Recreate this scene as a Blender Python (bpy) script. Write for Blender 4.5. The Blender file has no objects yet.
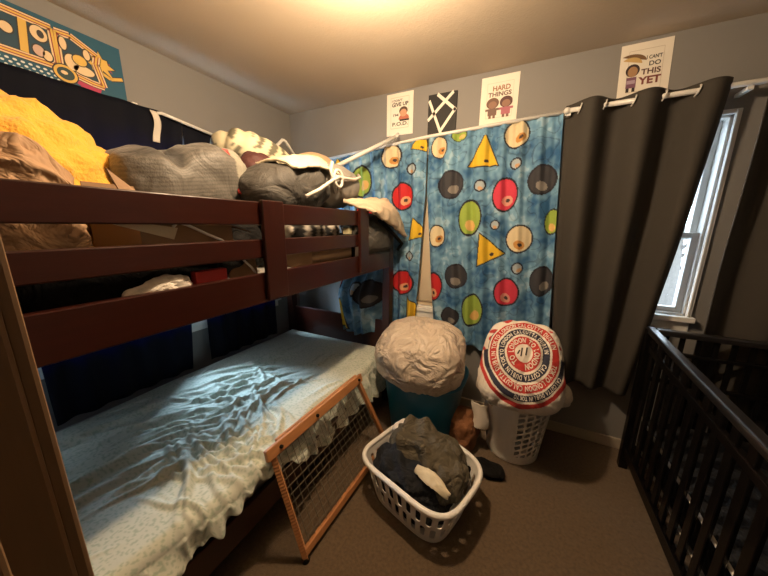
import bpy, bmesh, math, random
from mathutils import Vector, Matrix, noise
random.seed(7)
PI = math.pi
COL = bpy.context.scene.collection

# ------------------------------------------------------------------ materials
def nodes_of(name):
    m = bpy.data.materials.new(name); m.use_nodes = True
    nt = m.node_tree
    b = nt.nodes['Principled BSDF']
    return m, nt, b

def mat(name, col, rough=0.6, var=0.12, scale=8.0, bump=0.0, bscale=60.0, metal=0.0, spec=0.5,
        sheen=0.0, stretch=None, attr=False, transl=None, coat=0.0, col2=None, crinkle=0, cscale=9):
    m, nt, b = nodes_of(name)
    N, L = nt.nodes, nt.links
    tc = N.new('ShaderNodeTexCoord'); mp = N.new('ShaderNodeMapping')
    L.new(tc.outputs['Object'], mp.inputs['Vector'])
    if stretch: mp.inputs['Scale'].default_value = stretch
    nz = N.new('ShaderNodeTexNoise'); nz.inputs['Scale'].default_value = scale
    nz.inputs['Detail'].default_value = 5
    L.new(mp.outputs['Vector'], nz.inputs['Vector'])
    mx = N.new('ShaderNodeMix'); mx.data_type = 'RGBA'
    L.new(nz.outputs['Fac'], mx.inputs['Factor'])
    c2 = col2 if col2 else tuple(min(1, c*(1+var)) for c in col)
    mx.inputs['A'].default_value = (*[c*(1-var) for c in col], 1)
    mx.inputs['B'].default_value = (*c2, 1)
    out = mx.outputs['Result']
    if attr:
        at = N.new('ShaderNodeVertexColor'); at.layer_name = 'Col'
        ml = N.new('ShaderNodeMix'); ml.data_type = 'RGBA'; ml.blend_type = 'MULTIPLY'
        ml.inputs['Factor'].default_value = 1
        L.new(at.outputs['Color'], ml.inputs['A']); L.new(out, ml.inputs['B'])
        out = ml.outputs['Result']
    L.new(out, b.inputs['Base Color'])
    b.inputs['Roughness'].default_value = rough
    b.inputs['Metallic'].default_value = metal
    b.inputs['Specular IOR Level'].default_value = spec
    if sheen: b.inputs['Sheen Weight'].default_value = sheen
    if coat: b.inputs['Coat Weight'].default_value = coat
    if bump:
        n2 = N.new('ShaderNodeTexNoise'); n2.inputs['Scale'].default_value = bscale
        n2.inputs['Detail'].default_value = 4
        L.new(mp.outputs['Vector'], n2.inputs['Vector'])
        bp = N.new('ShaderNodeBump'); bp.inputs['Strength'].default_value = bump
        bp.inputs['Distance'].default_value = 0.01
        L.new(n2.outputs['Fac'], bp.inputs['Height']); L.new(bp.outputs['Normal'], b.inputs['Normal'])
    if crinkle:
        n3 = N.new('ShaderNodeTexNoise'); n3.inputs['Scale'].default_value = cscale; n3.inputs['Detail'].default_value = 3
        n3.inputs['Distortion'].default_value = 1.6; L.new(mp.outputs['Vector'], n3.inputs['Vector'])
        ab = N.new('ShaderNodeMath'); ab.operation = 'SUBTRACT'; ab.inputs[1].default_value = .5; L.new(n3.outputs['Fac'], ab.inputs[0])
        a2 = N.new('ShaderNodeMath'); a2.operation = 'ABSOLUTE'; L.new(ab.outputs[0], a2.inputs[0])
        b2 = N.new('ShaderNodeBump'); b2.inputs['Strength'].default_value = crinkle; b2.inputs['Distance'].default_value = .05
        L.new(a2.outputs[0], b2.inputs['Height'])
        if bump: L.new(bp.outputs['Normal'], b2.inputs['Normal'])
        L.new(b2.outputs['Normal'], b.inputs['Normal'])
    if transl:
        tr = N.new('ShaderNodeBsdfTranslucent'); ms = N.new('ShaderNodeMixShader')
        ms.inputs['Fac'].default_value = transl[0]
        if transl[1] is None: L.new(out, tr.inputs['Color'])
        else: tr.inputs['Color'].default_value = (*transl[1], 1)
        L.new(b.outputs['BSDF'], ms.inputs[1]); L.new(tr.outputs['BSDF'], ms.inputs[2])
        L.new(ms.outputs['Shader'], N['Material Output'].inputs['Surface'])
    return m

def emit(name, col, s):
    m, nt, b = nodes_of(name)
    b.inputs['Base Color'].default_value = (*col, 1)
    b.inputs['Emission Color'].default_value = (*col, 1)
    b.inputs['Emission Strength'].default_value = s
    return m

def glass_mat():
    m, nt, b = nodes_of('window glass')
    N, L = nt.nodes, nt.links
    t = N.new('ShaderNodeBsdfTransparent'); g = N.new('ShaderNodeBsdfGlossy'); ms = N.new('ShaderNodeMixShader')
    t.inputs['Color'].default_value = (0.93, 0.96, 0.97, 1); g.inputs['Roughness'].default_value = 0.03
    ms.inputs['Fac'].default_value = 0.06
    L.new(t.outputs[0], ms.inputs[1]); L.new(g.outputs[0], ms.inputs[2])
    L.new(ms.outputs[0], N['Material Output'].inputs['Surface'])
    return m

M = {}
M['wall'] = mat('grey wall paint', (0.235, 0.225, 0.215), 0.7, 0.04, 3, 0.08, 120)
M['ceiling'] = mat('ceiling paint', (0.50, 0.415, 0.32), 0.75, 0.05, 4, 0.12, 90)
M['carpet'] = mat('brown carpet', (0.16, 0.105, 0.058), 0.95, 0.5, 70, 1.0, 300, spec=0.1, sheen=0.15)
M['white_trim'] = mat('white trim paint', (0.80, 0.79, 0.76), 0.45, 0.03)
M['base_trim'] = mat('baseboard paint', (0.42, 0.36, 0.28), 0.5, 0.08)
M['door_trim'] = mat('tan door casing', (0.20, 0.115, 0.055), 0.55, 0.1, 20, stretch=(8, 8, 0.6))
M['wood'] = mat('dark cherry wood', (0.027, 0.0050, 0.0025), 0.28, 0.35, 10, 0.05, 40, stretch=(6, 0.7, 6), coat=0.15)
M['wood_v'] = mat('dark cherry wood upright', (0.027, 0.0055, 0.0030), 0.30, 0.35, 10, 0.05, 40, stretch=(6, 6, 0.7), coat=0.15)
M['gatewood'] = mat('orange pine wood', (0.46, 0.20, 0.075), 0.5, 0.25, 14, 0.1, 60, stretch=(5, 1, 5))
M['crib_rail'] = mat('glossy black crib rail', (0.012, 0.011, 0.012), 0.3, 0.2, 10, spec=0.7, coat=0.4)
M['crib'] = mat('black crib paint', (0.004, 0.0034, 0.0034), 0.25, 0.2, 10, spec=0.3)
M['mesh'] = mat('dark wire mesh', (0.17, 0.14, 0.10), 0.4, 0.1)
M['metal'] = mat('painted white metal', (0.72, 0.71, 0.68), 0.3, 0.05, spec=0.6)
M['white_plastic'] = mat('white plastic', (0.84, 0.82, 0.78), 0.35, 0.03)
M['teal'] = mat('teal plastic', (0.010, 0.13, 0.23), 0.3, 0.06)
M['navy'] = mat('navy blackout cloth', (0.003, 0.004, 0.010), 0.8, 0.2, 12, 0.1, 200, spec=0.2, transl=(0.1, (0.006, 0.02, 0.20)))
M['grey_curtain'] = mat('charcoal curtain cloth', (0.040, 0.0345, 0.028), 0.85, 0.08, 20, 0.1, 300)
M['kids'] = mat('printed blue curtain cloth', (0.95, 0.95, 0.95), 0.8, 0.10, 60, 0.06, 260, attr=True, transl=(0.12, None))
M['sheet'] = mat('mint sheet cloth', (0.55, 0.575, 0.50), 0.85, 0.05, 14, 0.05, 220, attr=True, sheen=0.1)
M['mattress'] = mat('mattress ticking', (0.35, 0.33, 0.30), 0.9, 0.1)
M['comforter'] = mat('beige quilt in clear bag', (0.56, 0.47, 0.38), 0.42, 0.10, 9, 0.15, 60, spec=0.6, crinkle=.9, cscale=8)
M['print'] = mat('printed paint', (0.96, 0.96, 0.96), 0.65, 0.04, 20, attr=True)
M['printcloth'] = mat('printed cotton', (0.94, 0.94, 0.94), 0.8, 0.06, 30, 0.08, 200, attr=True, crinkle=.35, cscale=11)
M['yellow'] = mat('golden knit', (0.78, 0.40, 0.045), 0.9, 0.12, 20, 0.8, 90, sheen=0.2)
M['kraft'] = mat('brown kraft paper', (0.36, 0.22, 0.12), 0.75, 0.12, 12, 0.15, 40, crinkle=.8, cscale=10)
M['card'] = mat('cardboard', (0.25, 0.15, 0.08), 0.8, 0.1, 10)
M['greyblanket'] = mat('grey woven blanket', (0.95, 0.95, 0.95), 0.55, 0.12, 60, 0.2, 160, crinkle=.3, cscale=6, attr=True, sheen=0.2)
M['cushion'] = mat('printed cream cushion', (0.95, 0.95, 0.95), 0.7, 0.06, 20, attr=True)
M['charcoal'] = mat('charcoal canvas', (0.06, 0.056, 0.05), 0.7, 0.15, 30, 0.2, 160, crinkle=.5, cscale=8)
M['graycanvas'] = mat('warm grey canvas', (0.25, 0.235, 0.21), 0.7, 0.12, 30, 0.2, 160)
M['cream'] = mat('cream cloth', (0.66, 0.58, 0.42), 0.75, 0.06, 12, 0.1, 120)
M['maroon'] = mat('maroon cloth', (0.07, 0.02, 0.018), 0.7, 0.2, 20, 0.2, 120)
M['red'] = mat('red cloth', (0.42, 0.025, 0.02), 0.6, 0.15)
M['peach'] = mat('peach plush', (0.72, 0.46, 0.25), 0.85, 0.06, 20, 0.15, 140, sheen=0.3)
M['beige'] = mat('beige quilted cloth', (0.58, 0.46, 0.33), 0.85, 0.06, 14, 0.25, 70)
M['black'] = mat('black cloth', (0.007, 0.0065, 0.0065), 0.9, 0.2, 20, 0.2, 150, spec=0.2, crinkle=.5)
M['navycloth'] = mat('dark navy cloth', (0.0045, 0.0055, 0.008), 0.9, 0.2, 20, 0.2, 150, crinkle=.7, cscale=9)
M['olive'] = mat('olive cloth', (0.085, 0.070, 0.044), 0.8, 0.2, 18, 0.25, 160, crinkle=.9, cscale=9)
M['brown'] = mat('rust brown cloth', (0.26, 0.105, 0.04), 0.85, 0.15, 16, 0.2, 120, crinkle=.6, cscale=7)
M['whitecloth'] = mat('off white cloth', (0.68, 0.62, 0.54), 0.8, 0.06, 14, 0.15, 120)
M['zebra'] = mat('striped cloth', (0.95, 0.95, 0.95), 0.8, 0.05, attr=True)
M['shade'] = mat('cream shade cloth', (0.60, 0.50, 0.36), 0.7, 0.05)
M['glass'] = glass_mat()
M['bulb'] = emit('lit bulb', (1.0, 0.75, 0.45), 12.0)
M['snow'] = mat('snowy ground', (0.75, 0.77, 0.8), 0.9, 0.1, 2)
M['bark'] = mat('grey bark', (0.16, 0.145, 0.13), 0.9, 0.3, 20)
M['label'] = mat('printed sticker', (0.95, 0.95, 0.95), 0.5, 0.02, attr=True)

# ------------------------------------------------------------------ mesh builder
class MB:
    def __init__(s): s.v = []; s.f = []; s.c = []; s.usec = False
    def add(s, vs, fs, col=None):
        o = len(s.v)
        s.v += [tuple(v) for v in vs]; s.f += [tuple(i+o for i in f) for f in fs]
        if col is None: s.c += [(1, 1, 1)]*len(vs)
        elif isinstance(col, list): s.c += col; s.usec = True
        else: s.c += [col]*len(vs); s.usec = True
        return s
    def box(s, a, b, col=None, mtx=None):
        (x0, y0, z0), (x1, y1, z1) = a, b
        vs = [Vector(p) for p in ((x0,y0,z0),(x1,y0,z0),(x1,y1,z0),(x0,y1,z0),(x0,y0,z1),(x1,y0,z1),(x1,y1,z1),(x0,y1,z1))]
        if mtx: vs = [mtx @ v for v in vs]
        return s.add(vs, [(0,3,2,1),(4,5,6,7),(0,1,5,4),(1,2,6,5),(2,3,7,6),(3,0,4,7)], col)
    def bar(s, p, q, w, h, up=(0, 0, 1), col=None):
        p, q = Vector(p), Vector(q); d = (q-p); l = d.length; d.normalize()
        u = Vector(up); r = d.cross(u).normalized(); u = r.cross(d).normalized()
        m = Matrix((( r.x, d.x, u.x, p.x), (r.y, d.y, u.y, p.y), (r.z, d.z, u.z, p.z), (0,0,0,1)))
        return s.box((-w/2, 0, -h/2), (w/2, l, h/2), col, m)
    def tube(s, pts, r, n=10, col=None, cap=True):
        pts = [Vector(p) for p in pts]; vs = []; fs = []
        rs = r if isinstance(r, (list, tuple)) else [r]*len(pts)
        pr = None
        for i, p in enumerate(pts):
            d = (pts[min(i+1, len(pts)-1)] - pts[max(i-1, 0)]).normalized()
            if pr is None:
                a = Vector((0,0,1)) if abs(d.z) < 0.9 else Vector((1,0,0))
                pr = d.cross(a).normalized()
            else: pr = (pr - d*pr.dot(d)).normalized()
            q = d.cross(pr)
            for k in range(n):
                t = 2*PI*k/n; vs.append(p + (pr*math.cos(t) + q*math.sin(t))*rs[i])
        for i in range(len(pts)-1):
            for k in range(n):
                fs.append((i*n+k, i*n+(k+1) % n, (i+1)*n+(k+1) % n, (i+1)*n+k))
        if cap:
            fs.append(tuple(range(n-1, -1, -1))); fs.append(tuple((len(pts)-1)*n+k for k in range(n)))
        return s.add(vs, fs, col)
    def lathe(s, prof, c, n=40, col=None):
        vs = []; fs = []
        for r, z in prof:
            for k in range(n):
                t = 2*PI*k/n; vs.append((c[0]+r*math.cos(t), c[1]+r*math.sin(t), c[2]+z))
        for i in range(len(prof)-1):
            for k in range(n): fs.append((i*n+k, i*n+(k+1) % n, (i+1)*n+(k+1) % n, (i+1)*n+k))
        return s.add(vs, fs, col)
    def grid(s, fn, nu, nv, colfn=None, skip=None, wrap=False):
        vs = []; cs = []; fs = []
        for j in range(nv+1):
            for i in range(nu + (0 if wrap else 1)):
                u, v = i/nu, j/nv
                p = fn(u, v); vs.append(tuple(p))
                if colfn: cs.append(tuple(colfn(u, v, p)))
        w = nu if wrap else nu+1
        for j in range(nv):
            for i in range(nu):
                if skip and skip((i+.5)/nu, (j+.5)/nv): continue
                i2 = (i+1) % w if wrap else i+1
                fs.append((j*w+i, j*w+i2, (j+1)*w+i2, (j+1)*w+i))
        return s.add(vs, fs, cs if colfn else None)
    def poly(s, pts, col=None):
        return s.add(pts, [tuple(range(len(pts)))], col)
    def build(s, name, m, parent=None, smooth=False, bevel=0, solid=0, sub=0, offset=0, kind=None):
        me = bpy.data.meshes.new(name); me.from_pydata(s.v, [], s.f)
        if s.usec:
            at = me.color_attributes.new('Col', 'FLOAT_COLOR', 'POINT')
            flat = []
            for c in s.c: flat += [c[0], c[1], c[2], 1.0]
            at.data.foreach_set('color', flat)
        me.materials.append(M[m] if isinstance(m, str) else m)
        if smooth: me.polygons.foreach_set('use_smooth', [True]*len(me.polygons))
        me.update()
        o = bpy.data.objects.new(name, me); COL.objects.link(o)
        if parent:
            o.parent = parent
            o.matrix_parent_inverse = parent.matrix_basis.inverted()
        if solid:
            md = o.modifiers.new('Solidify', 'SOLIDIFY'); md.thickness = solid; md.offset = offset
        if bevel:
            md = o.modifiers.new('Bevel', 'BEVEL'); md.width = bevel; md.segments = 2; md.limit_method = 'ANGLE'
        if kind: o['kind'] = kind
        return o

def thing(name, label, cat, loc=(0, 0, 0), group=None):
    o = bpy.data.objects.new(name, None); COL.objects.link(o); o.location = loc
    o.empty_display_size = 0.05
    return tag(o, label, cat, group)
def tag(o, label, cat, group=None):
    o['label'] = label; o['category'] = cat
    if group: o['group'] = group
    return o
def struct(o): o['kind'] = 'structure'; return o
def lerp(a, b, t): return a+(b-a)*t
def sst(a, b, x):
    t = max(0, min(1, (x-a)/(b-a))); return t*t*(3-2*t)
def nz(x, y, z=0.0): return noise.noise(Vector((x, y, z)))
def ridge(x, y, z=0.0, warp=0.6):
    wx = nz(x*.6+11.3, y*.6, z*.6)*warp; wy = nz(x*.6, y*.6+7.7, z*.6)*warp; wz = nz(x*.6, y*.6, z*.6+3.1)*warp
    n = 1-min(1, abs(nz(x+wx, y+wy, z+wz))*2.4)
    return n*n

def billow(x, y, z=0.0, warp=0.6):
    wx = nz(x*.5+11.3, y*.5, z*.5)*warp; wy = nz(x*.5, y*.5+7.7, z*.5)*warp; wz = nz(x*.5, y*.5, z*.5+3.1)*warp
    n = nz(x+wx, y+wy, z+wz)
    return min(1.0, math.sqrt(n*n+.0016)*2.1)
_ico = {}
def ico(sub):
    if sub not in _ico:
        b = bmesh.new(); bmesh.ops.create_icosphere(b, subdivisions=sub, radius=1)
        b.verts.ensure_lookup_table()
        _ico[sub] = ([v.co.copy() for v in b.verts], [tuple(v.index for v in f.verts) for f in b.faces]); b.free()
    return _ico[sub]
def blob(c, r, n=2.0, amp=0.02, freq=6.0, seed=0.0, sub=5, zmin=None, zmax=None, colfn=None, rot=None, small=0.0, warp=0.6, mb=None, fold=0.0):
    vs, fs = ico(sub); out = []; cs = []
    R = Matrix.Identity(3) if rot is None else rot
    for v in vs:
        k = (abs(v.x)**n+abs(v.y)**n+abs(v.z)**n)**(1.0/n)
        q = Vector((v.x/k*r[0], v.y/k*r[1], v.z/k*r[2]))
        d = (billow(q.x*freq*.8+seed, q.y*freq*.8, q.z*freq*.8-seed, warp*1.6)-.4)*amp
        if small: d += (billow(q.x*freq*2.1-seed, q.y*freq*2.1+seed, q.z*freq*2.1, warp*2)-.4)*small
        if fold:
            d *= .45
            e1 = nz(q.x*4+seed, q.y*4, q.z*4)*5; e2 = nz(q.x*5, q.y*5+seed, q.z*5)*5
            g1 = max(0, nz(q.x*5+9, q.y*5, q.z*5+seed)+.35); g2 = max(0, nz(q.x*5, q.y*5+19, q.z*5-seed)+.35)
            f1 = math.sin((q.x*.8+q.y*.5+q.z*.4)*freq*7+e1+seed); f2 = math.sin((q.y*.9-q.x*.4-q.z*.3)*freq*6+e2)
            d += fold*(g1*(.5+.5*f1)**1.6+g2*(.5+.5*f2)**1.6-.45)
        nn = Vector((v.x/r[0], v.y/r[1], v.z/r[2])).normalized()
        p = R @ (q + nn*d) + Vector(c)
        if zmin is not None and p.z < zmin: p.z = zmin + (p.z-zmin)*0.02
        if zmax is not None and p.z > zmax: p.z = zmax
        out.append(p)
        if colfn: cs.append(tuple(colfn(v, p)))
    mb = mb or MB()
    return mb.add(out, fs, cs if colfn else None)

_txt = {}
def text_tris(s, bold=0.0):
    """flat mesh of one string in the built-in font: verts 2D, faces, width (size 1)"""
    key = (s, bold)
    if key in _txt: return _txt[key]
    cu = bpy.data.curves.new('t', 'FONT'); cu.body = s; cu.size = 1; cu.offset = bold; cu.resolution_u = 3
    o = bpy.data.objects.new('t', cu); COL.objects.link(o)
    dg = bpy.context.evaluated_depsgraph_get()
    me = bpy.data.meshes.new_from_object(o.evaluated_get(dg))
    vs = [(v.co.x, v.co.y) for v in me.vertices]; fs = [tuple(p.vertices) for p in me.polygons]
    bpy.data.objects.remove(o); bpy.data.curves.remove(cu); bpy.data.meshes.remove(me)
    xs = [v[0] for v in vs] or [0]
    _txt[key] = (vs, fs, min(xs), max(xs)); return _txt[key]
def put_text(mb, s, x0, y0, w, h, fn, col, bold=0.02):
    vs, fs, a, b = text_tris(s, bold)
    mb.add([fn(x0+(x-a)/(b-a)*w, y0+y/0.72*h) for x, y in vs], fs, col)

# ------------------------------------------------------------------ setting
XL, XR, YF, YB, ZC = -2.07, 1.45, 0.055, 2.20, 2.45
m = MB(); m.box((XL-.2, -1.5, -.1), (XR+.2, YB+.14, 0)); struct(m.build('floor', 'carpet'))
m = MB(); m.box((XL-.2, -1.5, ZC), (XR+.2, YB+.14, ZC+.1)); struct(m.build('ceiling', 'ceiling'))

def wall_with_holes(name, axis, c0, c1, lo, hi, holes, mname='wall'):
    """wall slab between c0 and c1 on its thin axis, running lo..hi, full height, with rectangular holes (a0,a1,z0,z1)"""
    m = MB()
    def bx(a0, a1, z0, z1):
        if a1-a0 < 1e-4 or z1-z0 < 1e-4: return
        if axis == 'x': m.box((c0, a0, z0), (c1, a1, z1))
        else: m.box((a0, c0, z0), (a1, c1, z1))
    cur = lo
    for a0, a1, z0, z1 in sorted(holes):
        bx(cur, a0, 0, ZC); bx(a0, a1, 0, z0); bx(a0, a1, z1, ZC); cur = a1
    bx(cur, hi, 0, ZC)
    return struct(m.build(name, mname))
W1 = (0.30, 1.84, 0.803, 1.96)      # left wall window: y0,y1,z0,z1
W2 = (-1.16, -0.12, 0.80, 1.98)    # back wall, behind the printed curtains
W3 = (0.30, 0.866, 0.965, 2.025)    # back wall, behind the charcoal curtains
wall_with_holes('wall_left', 'x', XL-.14, XL, YF-.12, YB+.14, [W1])
wall_with_holes('wall_back', 'y', YB, YB+.14, XL, XR, [W2, W3])
wall_with_holes('wall_right', 'x', XR, XR+.14, YF-.12, YB+.14, [])
wall_with_holes('wall_front', 'y', YF-.12, YF, XL, XR, [(-0.375, 0.52, 0.0, 2.06)])
m = MB()
m.box((-.9, -1.5, 0), (-.8, YF-.12, ZC)); m.box((1.0, -1.5, 0), (1.1, YF-.12, ZC)); m.box((-.8, -1.5, 0), (1.0, -1.4, ZC))
struct(m.build('wall_hall', 'wall'))
m = MB()   # door casing
m.box((-.375, YF-.135, 0), (-.36, YF+.004, 2.06)); m.box((.505, YF-.135, 0), (.52, YF+.004, 2.06)); m.box((-.36, YF-.135, 2.045), (.505, YF+.004, 2.06))
m.box((-.372, YF-.07, 0), (-.348, YF-.03, 2.045))
m.box((-.44, YF, 0), (-.362, YF+.014, 2.12)); m.box((.507, YF, 0), (.585, YF+.014, 2.12)); m.box((-.362, YF, 2.047), (.507, YF+.014, 2.12))
struct(m.build('trim_1', 'door_trim', bevel=.004))
def base(name, a, b):
    m = MB(); m.box(a, b); struct(m.build(name, 'base_trim', bevel=.004))
base('baseboard_back', (XL+.014, YB-.014, 0), (XR-.014, YB, .075))
base('baseboard_left', (XL, YF+.014, 0), (XL+.014, YB, .075))
base('baseboard_right', (XR-.014, YF+.014, 0), (XR, YB, .075))

def window(name, axis, h, sill_out, mull, casing_w=.055, rail=None, st=.042, dd=0):
    a0, a1, z0, z1 = h
    r = bpy.data.objects.new(name, None); COL.objects.link(r); r['kind'] = 'structure'
    def B(mb, a, b, d0, d1, za, zb):   # d: depth from inner wall face, positive = outwards
        if axis == 'x': mb.box((XL-d1, a, za), (XL-d0, b, zb))
        else: mb.box((a, YB+d0, za), (b, YB+d1, zb))
    w = casing_w; c = MB()
    B(c, a0-w, a0, -.018, 0, z0-.02, z1+w); B(c, a1, a1+w, -.018, 0, z0-.02, z1+w); B(c, a0, a1, -.018, 0, z1, z1+w)
    B(c, a0-w*.4, a0, -.026, -.018, z0, z1+w*.4); B(c, a1, a1+w*.4, -.026, -.018, z0, z1+w*.4)
    for x in mull: B(c, x-.035, x+.035, -.018, .10, z0, z1)
    c.build('casing', 'white_trim', r, bevel=.003)
    s = MB(); B(s, a0-w-.01, a1+w+.01, -sill_out, .0, z0-.03, z0); B(s, a0-w, a1+w, -.016, 0, z0-.09, z0-.03); s.build('window_sill', 'white_trim', r, bevel=.003)
    j = MB()   # jamb lining and tracks
    for (p, q) in ((a0, a0+.012), (a1-.012, a1)): B(j, p, q, 0, .135, z0, z1)
    B(j, a0, a1, 0, .135, z1-.012, z1); B(j, a0, a1, 0, .135, z0, z0+.012)
    if not dd: B(j, a1-.035, a1-.012, .03, .045, z0, z1); B(j, a0+.012, a0+.035, .03, .045, z0, z1)
    j.build('jamb', 'white_trim', r, bevel=.002)
    edges = [a0+.012] + [x for x in mull] + [a1-.012]
    zm = rail or (z0+z1)/2
    for p, q in zip(edges[:-1], edges[1:]):
        p2 = p+(.035 if p in mull else 0); q2 = q-(.035 if q in mull else 0)
        for lo, hi, d in ((z0+.012, zm+.02, .05-dd), (zm-.02, z1-.012, .09-dd)):
            f = MB(); t = st
            B(f, p2, p2+t, d, d+.035, lo, hi); B(f, q2-t, q2, d, d+.035, lo, hi); B(f, p2+t, q2-t, d, d+.035, lo, lo+t); B(f, p2+t, q2-t, d, d+.035, hi-t, hi)
            fo = f.build('sash', 'white_trim', r, bevel=.002)
            g = MB(); B(g, p2+t, q2-t, d+.014, d+.018, lo+t, hi-t); g.build('pane', 'glass', fo)
    return r
window('window_1', 'x', W1, .05, [1.40], rail=1.45)
window('window_2', 'y', W2, .026, [], rail=1.42)
window('window_3', 'y', W3, .045, [], casing_w=.022, rail=1.42, st=.03, dd=.03)

m = MB(); m.grid(lambda u, v: (lerp(W2[0]+.02, W2[1]-.02, u), YB+.022+.002*math.sin(v*9), lerp(1.965, .835, v)), 8, 30)
ws = thing('window_shade', 'pale cream roller shade closed behind the blue printed curtains', 'window shade', (-.64, YB-.03, 1.99))
m.build('shade_cloth', 'shade', ws, True, solid=.002)
m = MB(); m.box((W2[0]+.02, YB+.015, .815), (W2[1]-.02, YB+.029, .837)); m.build('hem_bar', 'shade', ws, bevel=.003)
m = MB(); m.tube([(W2[0]+.014, YB+.022, 1.95), (W2[1]-.014, YB+.022, 1.95)], .014, 14); m.build('roller', 'shade', ws, True)
# outside
m = MB(); m.box((-14, YB+.5, -1.0), (14, 24, -.9)); m.box((-14, -6, -1.0), (XL-.5, YB+.5, -.9)); struct(m.build('ground', 'snow'))
tr = thing('bare_tree', 'bare grey branching tree outside the right window', 'tree', (2.6, 7.5, -.9))
m = MB(); m.tube([(2.6, 7.5, -.9), (2.62, 7.5, .6), (2.55, 7.52, 2.0), (2.65, 7.5, 4.2)], [.13, .11, .08, .03]); m.build('trunk', 'bark', tr, True)
m = MB(); random.seed(3)
for k in range(26):
    z = .2+k*.13; a = random.uniform(0, 2*PI); l = random.uniform(.7, 1.5)
    p = Vector((2.59, 7.5, z)); q = p+Vector((math.cos(a)*l*.6, math.sin(a)*l*.3, l*.45)); e = q+Vector((math.cos(a+.5)*l*.5, math.sin(a)*l*.2, l*.35))
    m.tube([p, q, e], [.035, .022, .007], 6)
    e2 = q+Vector((math.cos(a-.7)*l*.4, .05, l*.3)); m.tube([q, e2], [.015, .006], 5)
m.build('branches', 'bark', tr, True)

# ------------------------------------------------------------------ ceiling lamp
LX, LY = -0.57, 0.98
lp = thing('ceiling_lamp', 'bare-bulb lamp fixed to the middle of the ceiling', 'lamp', (LX, LY, ZC))
m = MB(); m.lathe([(0, 0), (.075, 0), (.075, -.012), (.05, -.025), (.03, -.03), (.022, -.10), (0, -.10)], (LX, LY, ZC), 32); m.build('base', 'white_plastic', lp, True)
m = MB(); blob((LX, LY, ZC-.125), (.028, .028, .034), 2, 0, 1, sub=3, mb=m); m.build('bulb', 'bulb', lp, True)

# ------------------------------------------------------------------ bunk bed
XF = -0.92; Y0, Y1 = 0.075, 2.06
bunk = thing('bunk_bed', 'dark cherry wooden bunk bed along the left wall', 'bunk bed', (-1.46, 1.06, 0))
def part(name, boxes, mname, parent, bevel=.004):
    m = MB()
    for a, b in boxes: m.box(a, b)
    return m.build(name, mname, parent, bevel=bevel)
part('post', [((XF-.062, 1.955, 0), (XF, 2.025, 1.56))], 'wood_v', bunk)
part('post', [((XF-.062, Y0, 0), (XF, Y0+.07, 1.56))], 'wood_v', bunk)
part('post', [((-2.0, 1.955, 0), (-1.94, 2.025, 1.56))], 'wood_v', bunk)
part('post', [((-2.0, Y0, 0), (-1.94, Y0+.07, 1.56))], 'wood_v', bunk)
part('side_rail', [((XF-.025, Y0+.07, 1.155), (XF, 1.955, 1.275))], 'wood', bunk)
part('side_rail', [((-2.0, Y0+.07, 1.155), (-1.975, 1.955, 1.275))], 'wood', bunk)
part('guard_rail', [((XF-.025, Y0+.07, 1.462), (XF, 1.60, 1.548))], 'wood', bunk)
part('guard_rail', [((XF-.025, Y0+.07, 1.336), (XF, 1.60, 1.408))], 'wood', bunk)
part('guard_rail', [((-2.0, Y0+.07, 1.42), (-1.975, 1.955, 1.50))], 'wood', bunk)
gp = part('guard_post', [((XF, .79, 1.165), (XF+.02, .895, 1.555))], 'wood_v', bunk)
part('guard_post', [((XF, 1.50, 1.175), (XF+.02, 1.60, 1.565))], 'wood_v', bunk)
part('end_board', [((-1.94, 1.985, 1.16), (XF-.062, 2.005, 1.30))], 'wood', bunk)
part('end_board', [((-1.94, Y0+.02, 1.16), (XF-.062, Y0+.04, 1.50))], 'wood', bunk)
part('headboard', [((-1.94, 2.0, .25), (XF-.062, 2.018, .70))], 'wood', bunk)
part('footboard', [((-1.94, Y0+.02, .25), (XF-.062, Y0+.04, .62))], 'wood', bunk)
part('side_rail', [((XF-.025, Y0+.07, .20), (XF, 1.955, .33))], 'wood', bunk)
part('side_rail', [((-2.0, Y0+.07, .20), (-1.975, 1.955, .33))], 'wood', bunk)
part('bed_board', [((-1.975, Y0+.07, 1.165), (XF-.025, 1.955, 1.185))], 'wood', bunk)
part('bed_board', [((-1.975, Y0+.07, .255), (XF-.025, 1.955, .275))], 'wood', bunk)

# mattresses
def mattress(name, label, z0, z1, x0=-1.965, x1=-.955):
    m = MB(); m.box((x0, Y0+.08, z0), (x1, 1.94, z1))
    return tag(m.build(name, 'mattress', None, bevel=.02), label, 'mattress')
mattress('mattress', 'mattress of the lower bunk under the rumpled mint sheet', .277, .475)
mattress('mattress', 'thin mattress of the upper bunk under the piled belongings', 1.187, 1.235)

# rumpled sheet
rs = random.Random(11); STK = []
def strokes(n, xr, yr, ang, da, lr, wr, hr):
    for k in range(n):
        t = math.radians(ang+rs.uniform(-da, da))
        STK.append((rs.uniform(*xr), rs.uniform(*yr), math.cos(t), math.sin(t), rs.uniform(*lr), rs.uniform(*wr), rs.uniform(*hr)*1.5))
strokes(44, (-1.80, -1.18), (.45, 1.30), 66, 24, (.10, .28), (.008, .016), (.008, .020))     # long folds along the bed
strokes(14, (-1.85, -1.30), (.15, .75), 72, 14, (.18, .34), (.014, .024), (.012, .026))
strokes(26, (-1.26, -.95), (.40, 1.05), -25, 22, (.12, .27), (.008, .014), (.010, .023))     # bunched folds running to the front edge
strokes(12, (-1.16, -.93), (.38, .80), 35, 25, (.10, .22), (.008, .014), (.009, .020))
strokes(16, (-1.60, -1.20), (.80, 1.30), 20, 60, (.06, .14), (.008, .014), (.010, .020))
strokes(22, (-1.75, -1.0), (.10, 1.85), 60, 50, (.08, .2), (.008, .016), (.004, .008))
strokes(12, (-1.80, -1.0), (1.1, 1.85), 75, 25, (.15, .3), (.015, .03), (.004, .010))
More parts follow.
